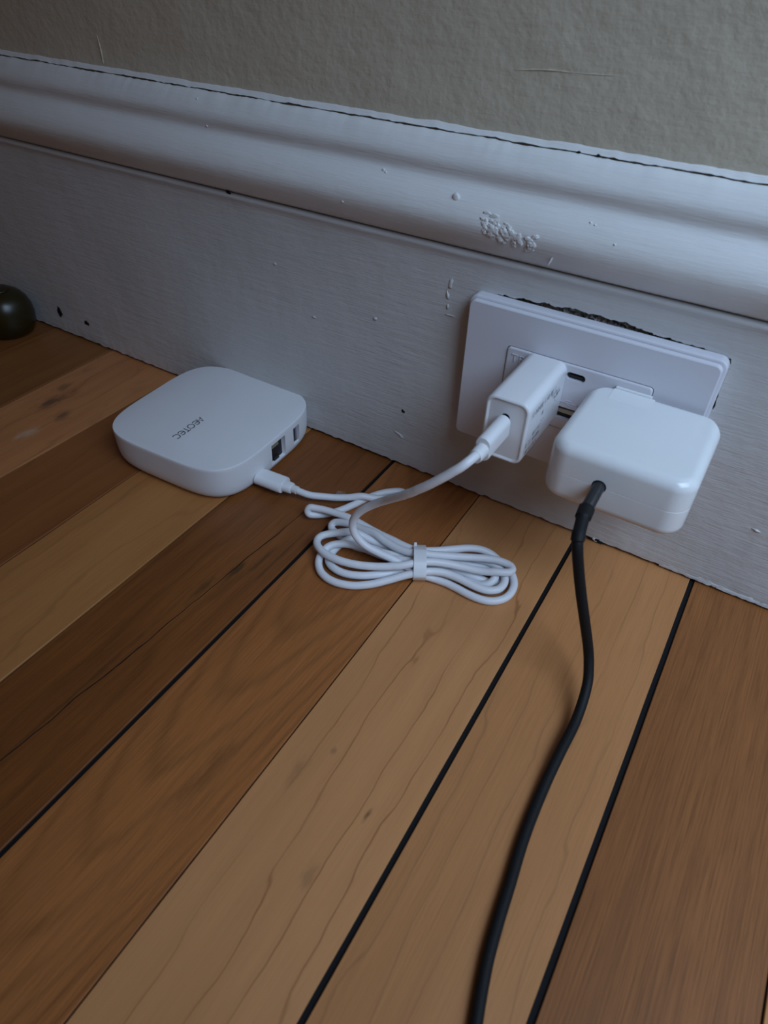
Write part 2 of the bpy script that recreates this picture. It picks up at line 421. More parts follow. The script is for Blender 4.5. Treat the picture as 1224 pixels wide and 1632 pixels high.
# caulk / paint bead on the wall above the crack
bm = bmesh.new(); rings = []
for x in XS:
    j = .38*fbm(x*.07, 0, 31)+.25*fbm(x*.4, 0, 17); t = 1+.45*fbm(x*.09, 5, 2)
    lo = 177.45+j*1.3; hi = 179.6+.5*fbm(x*.05, 8, 2)+j*.4
    rings.append([(x, 12.4, lo-.2), (x, 10.9-.3*t, lo), (x, 10.3-.4*t, lo+.4), (x, 10.8-.2*t, lo+1.0), (x, 11.5, hi), (x, 12.4, hi+.6)])
loft(bm, rings); o = bm_to('caulk_bead', bm, M_TRIM, bb); autosmooth(o, 60)
# flaking paint edge at the floor, rough towards the right
bm = bmesh.new(); rings = []
for x in [q for q in XS if 118 <= q <= 330] :
    a = fbm(x*.35, 1, 3); b_ = fbm(x*.22, 6, 8); f = min(1, (x-118)/25)
    rings.append([(x, .3, .8+1.6*abs(b_)), (x, -.3*f-.6*max(0, a), 1.2+1.7*abs(b_)), (x, -.25*f-.7*a*a, 2.3+1.5*b_), (x, -.05-.5*f*abs(b_), 3.4+1.4*a), (x, .4, 4.2+1.8*b_)])
loft(bm, rings); o = bm_to('flaking_paint_edge', bm, M_BOARD, bb); autosmooth(o, 30)

def cap_y(z):
    for (ya, za), (yb, zb_) in zip(CAP, CAP[1:]):
        if za <= z <= zb_ and zb_ > za: return ya+(yb-ya)*(z-za)/(zb_-za)
    return 0
def blob(name, x, z, rx, rz, h, y, mat, tilt=0.0, lump=.15, tdir=0.0):
    bm = bmesh.new(); bmesh.ops.create_icosphere(bm, subdivisions=3, radius=1)
    for v in bm.verts:
        k = 1+lump*fbm(v.co.x*1.7+x, v.co.z*1.7+z, v.co.y)
        v.co = Vector((v.co.x*rx*k, v.co.y*h, v.co.z*rz*k))
    bmesh.ops.rotate(bm, verts=bm.verts, matrix=Matrix.Rotation(tilt, 3, 'Y'))
    bmesh.ops.translate(bm, verts=bm.verts, vec=(x, y, z))
    return bm_to(name, bm, mat, bb, smooth=True)

blob('paint_blister', -13.2, 156.0, 1.7, 2.1, .8, cap_y(156)-.1, M_TRIM)
rnd = random.Random(11)
for k in range(60):
    px_ = rnd.uniform(0, 1); x = 1+px_*25; z = 149.6-px_*4.4+rnd.gauss(0, 1.7)
    blob('paint_lump', x, z, rnd.uniform(.8, 2.1), rnd.uniform(.6, 1.5), rnd.uniform(.14, .32), cap_y(z)-.05, M_TRIM, rnd.uniform(-.8, .8), .5)
blob('paint_drip', 33.6, 140.3, .5, 3.0, .8, cap_y(140.3)-.1, M_TRIM, .35)
for x, z, r in ((-166, 174, .8), (-158.5, 163.5, .8), (-52, 160, .9), (-50.5, 159.5, .6), (-70, 145, .8), (46, 157, .6), (58, 152, .5), (48, 156.6, .5)):
    blob('paint_lump', x, z, r, r*.8, .4, cap_y(z), M_TRIM)
for x, z, rx, rz in ((-13.5, 117, .9, 2.6), (-14.5, 111, .8, 2.0), (-14, 105.5, .7, 1.3), (-12, 101.5, 3, .4), (-38, 22, 3.2, .7), (-36, 20.5, 1.2, .7), (-120, 102, 1.1, .8), (-95, 78, 1.4, .6), (-55, 88, 1.2, .8), (160, 60, 1.8, .7), (150, 42, 1.6, .6), (168, 84, 1.3, .6)):
    blob('paint_lump', x, z, rx, rz, .45, 0, M_BOARD, rnd.uniform(-.3, .3), .5)
# chips where dark old paint shows
for x, z, rx, rz in ((-334, 17.5, 2.4, 3.6), (-304.5, 16.5, 2.8, 2.0), (-35.5, 38, 1.0, .9), (-148, 134.0, 1.4, .7)):
    blob('paint_chip', x, z, rx, rz, .35, .05, M_SUB, .2, .6)
for x, z in ((32, 177.8), (40, 177.9), (-151, 176)):
    blob('paint_chip', x, z, .7, .5, .5, 9.6, M_SUB, 0, .4)
for k in range(9):
    x = 84+rnd.uniform(-3, 4); blob('paint_chip', x, rnd.uniform(1.2, 2.6), rnd.uniform(.8, 2.2), rnd.uniform(.3, .8), .35, -.3, M_SUB if k % 3 else M_BOARD, 0, .6)


# ------------------------------------------------------------------ dark olive pot at the left
pot = empty('round_pot', (-367, -22, 0))
tag(pot, 'dark olive glossy round pot by the baseboard, cut by the left edge', 'pot')
bm = bmesh.new(); prof = [(0, .2), (8, 0), (12, .5), (16.4, 3.6), (19, 9), (19.8, 15), (19.2, 21), (17.2, 26.6), (14, 30.8), (10.6, 33.2), (8.4, 34.0)]
loft(bm, [[(max(r, .01)*math.cos(2*math.pi*k/56), max(r, .01)*math.sin(2*math.pi*k/56), z) for k in range(56)] for r, z in prof])
bm_to('pot_body', bm, M_POT, pot, smooth=True)
bm = bmesh.new(); loft(bm, [[(r*math.cos(2*math.pi*k/40), r*math.sin(2*math.pi*k/40), z) for k in range(40)] for r, z in [(8.3, 33.9), (8.2, 34.7), (7, 35.3), (4, 35.8), (.01, 36)]])
bm_to('lid', bm, M_POT, pot, smooth=True)

# ------------------------------------------------------------------ hub
HX, HY, HR, HH = -140.05, -44.55, 0.0427, 22.9
hub = empty('smart_home_hub', (HX, HY, 0), (0, 0, HR))
tag(hub, 'white rounded square smart home hub lying flat on the floor by the baseboard', 'hub')
s = 46.9
bm = bmesh.new(); rings = []
for z, ins in ((.9, 4.5), (1.2, 3.4), (2.0, 2.4), (3.4, 1.4), (5.2, .7), (8, .3), (12, .1), (20.2, 0), (21.6, 0), (22.4, .1), (22.75, .3), (22.9, .75)):
    rings.append([(a, b, z) for a, b in supere(s-ins)])
loft(bm, rings)
body = bm_to('hub_body', bm, M_HUB, hub)
def cbox(*a, **k):
    b = bmesh.new(); box(b, *a, **k); return b
PORTS_E = (-5.2, 7.8, 5.4, 19.4)      # y0,y1,z0,z1 ethernet
PORTS_U = (16.2, 22.6, 6.6, 18.6)     # usb
PORTS_P = (-20.3, -11.6, 3.8, 8.8)    # power
cut(body, [cbox(43.9, 50, PORTS_E[0], PORTS_E[1], PORTS_E[2], PORTS_E[3], bev=.4),
           cbox(44.3, 50, PORTS_U[0], PORTS_U[1], PORTS_U[2], PORTS_U[3], bev=.3),
           cbox(43.2, 50, PORTS_P[0], PORTS_P[1], PORTS_P[2], PORTS_P[3], bev=1.5)])
autosmooth(body, 30)
def port(name, y0, y1, z0, z1, xf, inner):
    o = bm_to(name, cbox(xf-.6, xf+.1, y0+.1, y1-.1, z0+.1, z1-.1), M_HUBIN, hub)
    bm_to('port_opening', cbox(xf-.3, xf+.25, *inner), M_DARK, o)
    return o
pe = port('ethernet_port', *PORTS_E, 43.9, (-4.9, 7.5, 5.9, 19.0))
bm = bmesh.new()
for k in range(8): box(bm, 44.1, 44.6, -3.0+k*.95, -2.7+k*.95, 14.5, 18)
bm_to('contacts', bm, M_METAL, pe)
bm_to('latch_step', cbox(44.0, 45.0, -1.2, 3.4, 5.6, 8.0, bev=.2), M_DARK, pe)
pu = port('usb_port', *PORTS_U, 44.3, (16.6, 22.2, 7.0, 18.2))
bm_to('port_tongue', cbox(44.4, 45.8, 20.4, 21.6, 8.0, 17.4, bev=.2), M_HUBIN, pu)
for sx in (-1, 1):
    for sy in (-1, 1):
        bm = bmesh.new(); r = bmesh.ops.create_cone(bm, cap_ends=True, segments=24, radius1=5, radius2=5, depth=1.0)
        bmesh.ops.translate(bm, verts=r['verts'], vec=(sx*27, sy*27, .5))
        bm_to('rubber_foot', bm, M_DARK, hub)
# word on top: AEOTEC in thin rounded letters, reading towards the viewer
def stroke(bm, pts, wd, h=.05):
    pts = [Vector((a, b, 0)) for a, b in pts]; L = []; R = []
    for i, q in enumerate(pts):
        t = (pts[min(i+1, len(pts)-1)]-pts[max(i-1, 0)]).normalized(); nn = Vector((-t.y, t.x, 0))*wd/2
        L.append(q+nn); R.append(q-nn)
    rings = [[l, l+Vector((0, 0, h)), r+Vector((0, 0, h)), r] for l, r in zip(L, R)]
    loft(bm, rings)
def arc(cx, cy, r, a0, a1, n=16): return [(cx+r*math.cos(math.radians(a0+(a1-a0)*i/n)), cy+r*math.sin(math.radians(a0+(a1-a0)*i/n))) for i in range(n+1)]
LET = {
 'A': (3.4, [[(0, 0), (1.75, 4.2), (3.4, 0)], [(1.75, 4.2), (2.2, 3.0)], [(.75, 1.3), (1.9, 1.3)]]),
 'E': (3.6, [arc(1.9, 2.1, 1.9, 42, 360-42), [(.1, 2.1), (2.9, 2.1)]]),
 'O': (4.2, [arc(2.1, 2.1, 1.95, 0, 360, 28)]),
 'T': (3.2, [[(0, 4.05), (3.1, 4.05)], [(1.55, 4.05), (1.55, .1)]]),
 'C': (3.7, [arc(2.1, 2.1, 1.95, 48, 360-48)]),
}
bm = bmesh.new(); xcur = 0
for ch in 'AEOTEC':
    wdt, st = LET[ch]
    for q in st: stroke(bm, [(xcur+a, b) for a, b in q], .62)
    xcur += wdt + .35
o = bm_to('brand_lettering', bm, M_PRINT, hub)
TW = xcur*S
loc_ = Matrix.Translation(Vector((-3.1, -7.2, 22.92))*S) @ Matrix.Rotation(math.radians(-90), 4, 'Z') @ Matrix.Diagonal((1.0, 1.06, 1, 1))
o.matrix_local = loc_

# ------------------------------------------------------------------ outlet plate
TH, ZT, PH, PW = 8.4, 117.2, 73.9, 112.6
pl = empty('outlet_plate', (PW/2, 0, ZT-PH/2))
tag(pl, 'white screwless rectangular outlet plate on the baseboard, chargers plugged in', 'outlet')
def yl(layers): return axis_loft(layers, 'y', 8)
hx, hz = PW/2, PH/2
bm = yl([(-.2, hx+.5, hz+.5, 4), (-4.9, hx+.5, hz+.5, 4), (-5.5, hx+.2, hz+.2, 3.7), (-5.7, hx-.3, hz-.3, 3.4)])
back = bm_to('plate_frame', bm, M_PLATE, pl)
bm = yl([(-5.0, hx-1.4, hz-1.4, 3), (-5.8, hx-1.4, hz-1.4, 3), (-5.9, hx-.85, hz-.85, 3.0), (-7.7, hx-.85, hz-.85, 3.0), (-8.15, hx-1.0, hz-1.0, 2.9), (-8.4, hx-1.4, hz-1.4, 2.6)])
cover = bm_to('plate_cover', bm, M_PLATE, pl)
DX, DZ, DW, DH = 22.55+33.35-PW/2, (ZT-17.73-16.65)-(ZT-PH/2), 33.35, 16.65
def rr_cut(cx, cz, hw, hh, R, y0=-12, y1=-6.5):
    b = axis_loft([(y0, hw, hh, R), (y1, hw, hh, R)], 'y', 8); bmesh.ops.translate(b, verts=b.verts, vec=(cx, 0, cz)); return b
cut(cover, [rr_cut(DX, DZ, DW+.34, DH+.34, 1.9)]); autosmooth(cover, 9); autosmooth(back, 20)
dev = bm_to('outlet_face', yl([(-6.6, DW, DH, 1.7), (-8.75, DW, DH, 1.7), (-9.0, DW-.2, DH-.2, 1.6), (-9.2, DW-.65, DH-.65, 1.3)]), M_DEVICE, pl, loc=(DX, 0, DZ))
def devcut(cx, cz, hw, hh, R): return rr_cut(cx, cz, hw, hh, R, -12, -7.2)
UC = (0.35, 11.4); UA = (-.2, -7.9)
slots = []
for sx in (-1, 1):
    slots += [devcut(sx*20.5-3.2, 3.5, .6, 3.8, .2), devcut(sx*20.5+3.2, 3.5, .6, 3.2, .2), devcut(sx*20.5, -6.5, 2.2, 2.2, 2.1)]
cut(dev, [devcut(UC[0], UC[1], 4.4, 1.75, 1.7), devcut(UA[0], UA[1], 6.4, 3.0, .2)]+slots); autosmooth(dev, 9)
def on_dev(name, bm, mat, parent=dev): return bm_to(name, bm, mat, parent)
b = bmesh.new()
box(b, UC[0]-4.2, UC[0]+4.2, -7.35, -7.1, UC[1]-1.7, UC[1]+1.7)
on_dev('usb_c_port', b, M_DARK)
b = bmesh.new(); box(b, UC[0]-3.0, UC[0]+3.0, -8.4, -7.2, UC[1]-.4, UC[1]+.4); on_dev('port_tongue', b, M_DARK)
b = bmesh.new(); box(b, UA[0]-6.2, UA[0]+6.2, -7.4, -7.1, UA[1]-2.9, UA[1]+2.9); on_dev('usb_a_port', b, M_DARK)
b = bmesh.new(); box(b, UA[0]-5.1, UA[0]+5.6, -8.2, -7.3, UA[1]-.6, UA[1]+1.5, bev=.1); on_dev('port_tongue', b, M_METAL)
# raised lettering TR, and the raised usb mark above the lower port
fr = bmesh.new()
def zstroke(bm, pts, wd, y, h=.12):
    pts = [Vector((a, y, b)) for a, b in pts]; rings = []
    for i, q in enumerate(pts):
        t = (pts[min(i+1, len(pts)-1)]-pts[max(i-1, 0)]).normalized(); nn = Vector((-t.z, 0, t.x))*wd/2
        rings.append([q+nn, q+nn-Vector((0, h, 0)), q-nn-Vector((0, h, 0)), q-nn])
    loft(bm, rings)
for st in ([(-30.6, 13.6), (-27.8, 13.6)], [(-29.2, 13.6), (-29.2, 10.2)], [(-26.6, 10.2), (-26.6, 13.6), (-24.9, 13.4), (-24.6, 12.5), (-25.0, 11.9), (-26.4, 11.8)], [(-25.6, 11.8), (-24.4, 10.2)]):
    zstroke(fr, st, .45, -9.15, .3)
on_dev('raised_letters', fr, M_DEVICE)
fr = bmesh.new()
for st in ([(-4.6, -2.2), (5, -2.2)], [(-2.6, -2.2), (-1.2, -1.1), (1.2, -1.1)], [(-1.4, -2.2), (0, -3.3), (2.0, -3.3)], [(4.2, -1.6), (5.6, -2.2), (4.2, -2.8), (4.2, -1.6)], arc(-5.0, -2.2, .55, 0, 360, 12)):
    zstroke(fr, st, .32, -9.15, .25)
on_dev('raised_usb_mark', fr, M_DEVICE)

# ------------------------------------------------------------------ small charger
sc = empty('small_usb_charger', (42.2, -9.2, 85.3))
tag(sc, 'small upright white block charger with white cable, left of the larger charger', 'charger')
SW, SH, SD = 9.8, 15.1, 43.4
def small_layers():
    L = [(-.05, SW-.8, SH-.8, 3.4), (-.9, SW-.1, SH-.1, 4.2), (-1.2, SW, SH, 4.3), (-SD+2.2, SW, SH, 4.3)]
    for a in (20, 45, 70, 90):
        k = 1.5*(1-math.cos(math.radians(a))); L.append((-SD+1.0-1.0*math.sin(math.radians(a))+.0, SW-k*.7, SH-k*.7, 4.3-k*.5))
    L += [(-SD+.25, SW-1.5, SH-1.5, 3.2), (-SD+.7, SW-1.9, SH-1.9, 2.9)]
    return L
shell = bm_to('charger_body', yl(small_layers()), M_GLOSS2, sc); 
cut(shell, [rr_cut(-.4, 2.6, 1.9, 5.2, 1.8, -SD-5, -SD+5)]); autosmooth(shell, 30)
o = bm_to('usb_c_port', rr_cut(-.4, 2.6, 1.85, 5.1, 1.75, -SD+4.6, -SD+5.1), M_DARK, sc)
# rows of tiny illegible print on the right side
bm = bmesh.new(); rnd = random.Random(5)
def prow(z, y0, y1, h, dens=.75):
    y = y0
    while y > y1:
        L = rnd.uniform(.5, 1.0)
        if rnd.random() < dens:
            if rnd.random() < .5: box(bm, SW-.01, SW+.03, y-L, y, z+h*.35, z+h*.6)
            box(bm, SW-.01, SW+.03, y-.28, y, z, z+h)
            if rnd.random() < .4: box(bm, SW-.01, SW+.03, y-L, y-L+.28, z, z+h)
        y -= L+.45
prow(7.0, -13, -40, 2.7, .9); prow(5.4, -7, -19, 1.3); prow(2.6, -8, -12, 1.3); prow(2.0, -24, -27, 2.2); prow(.4, -9, -11, 1.2)
prow(-1.6, -22, -33, 1.0, .6); prow(-4.4, -26, -35, 2.3, .95); prow(-7.4, -26, -34, 1.8, .95); prow(-7.0, -36, -41, 2.4, .95); prow(-10.6, -28, -40, 1.6, .8); prow(3.6, -6, -15, 1.3, .9)
bm_to('side_print', bm, M_LPRINT, sc)

# ------------------------------------------------------------------ large charger
BC = (92.6, -9.3, 82.1)
big = empty('large_power_adapter', BC, (math.radians(0), 0, math.radians(0)))
tag(big, 'large glossy white square power adapter with a black plug in its front', 'charger')
BW, BH, BD = 28.0, 13.4, 52.5
bm = bmesh.new()
bl = rounded_layers(-BH, BH, BW, BD/2, 8.5, 4.6, 4.6, groove=0.0)
rings = []
for z_, hx_, hy_, R_ in bl:                    # the wall side keeps a tighter edge than the front
    i_ = BD/2-hy_; rings.append([(a, b+(i_*.75 if b > 0 else 0)-BD/2-1.0, z_) for a, b in rrect(hx_, hy_, R_, 12)])
loft(bm, rings)
bbody = bm_to('adapter_body', bm, M_GLOSS, big)
PX, PZ = -5.2, .3
cyl = bmesh.new(); bmesh.ops.create_cone(cyl, cap_ends=True, segments=32, radius1=2.9, radius2=2.9, depth=8, matrix=Matrix.Translation((PX, -BD-1, PZ)) @ Matrix.Rotation(math.pi/2, 4, 'X'))
cut(bbody, [cyl]); autosmooth(bbody, 30)
hd = bm_to('plug_head', axis_loft(rounded_layers(0, BH+.05, 8.9, 5.2, .8, .2, .2), 'z', 4), M_GLOSS, big, loc=(-9.9, -6.1, 0))
tab = bm_to('plug_tab', cbox(-18.3, -2.6, -1.3, .1, 4, BH+.9, bev=.35), M_GLOSS, big)

# ------------------------------------------------------------------ black cable
bk = empty('black_power_cable', (100, -90, 0))
tag(bk, 'black power cable running from the large adapter down and across the floor', 'cable')
def rel(pts, e): 
    l = e.location/S; return [Vector(q)-l for q in pts]
PS = Vector((BC[0]+PX, BC[1]-BD-1+2.0, BC[2]+PZ))

def sweep_stack(parts, path, mat, name, parent, n=28):
    """radius profile (distance, radius) swept along a polyline"""
    D = [0]
    for a, b_ in zip(path, path[1:]): D.append(D[-1]+(Vector(b_)-Vector(a)).length)
    def at(t):
        for i in range(len(D)-1):
            if t <= D[i+1] or i == len(D)-2: return Vector(path[i]).lerp(Vector(path[i+1]), (t-D[i])/(D[i+1]-D[i]))
    bm = bmesh.new(); rings = []; nrm = Vector((0, 0, 1))
    for t, r in parts:
        c = at(t); tn = (at(min(t+.6, D[-1]))-at(max(t-.6, 0))).normalized(); nrm = (nrm-tn*nrm.dot(tn)).normalized(); b_ = tn.cross(nrm)
        rings.append([c+(nrm*math.cos(2*math.pi*k/n)+b_*math.sin(2*math.pi*k/n))*r for k in range(n)])
    loft(bm, rings); bmesh.ops.translate(bm, verts=bm.verts, vec=-(parent.location/S))
    o = bm_to(name, bm, mat, parent); autosmooth(o, 35); return o
BP = [(PS.x, PS.y, PS.z), (PS.x+.1, PS.y-8, PS.z-.3)]+ [(87.7, -78.8, 80.9), (88.7, -85.0, 79.3), (89.6, -88.8, 76.5), (91.0, -90.6, 72.5), (93.2, -91.0, 65.1), (96.9, -91.3, 53.6), (101.6, -91.5, 40.1), (105.8, -89.6, 25.0), (108.8, -91.8, 17.0), (111.4, -97.5, 10.5), (112.8, -110.8, 5.0), (112.3, -128.2, 3.6), (112.2, -145.4, 2.3), (113.1, -163.8, 2.1), (115.1, -180.8, 2.1), (116.5, -193.4, 2.1), (118.2, -204.7, 2.1), (120.5, -214.8, 2.1), (122.6, -222.5, 2.1), (125.6, -232.4, 2.1), (134.0, -260.0, 2.1), (150.0, -300.0, 2.1), (175.0, -350.0, 2.1)]
path = spline(BP, 8)
sweep_stack([(0, 2.0), (.3, 2.4), (15.6, 2.45), (16, 2.2)], path, M_BLACK2, 'plug_barrel', bk)
sweep_stack([(15.4, 2.7), (15.8, 3.05), (20.6, 3.0), (21.2, 2.5), (22, 2.45), (27, 2.4), (27.5, 2.6), (30, 2.6), (30.5, 2.2)], path, M_BLACK, 'strain_relief', bk)
cut_i = 22
bm_to('cable_cord', tube(rel(path[cut_i:], bk), 2.1, 16), M_BLACK, bk, smooth=True)


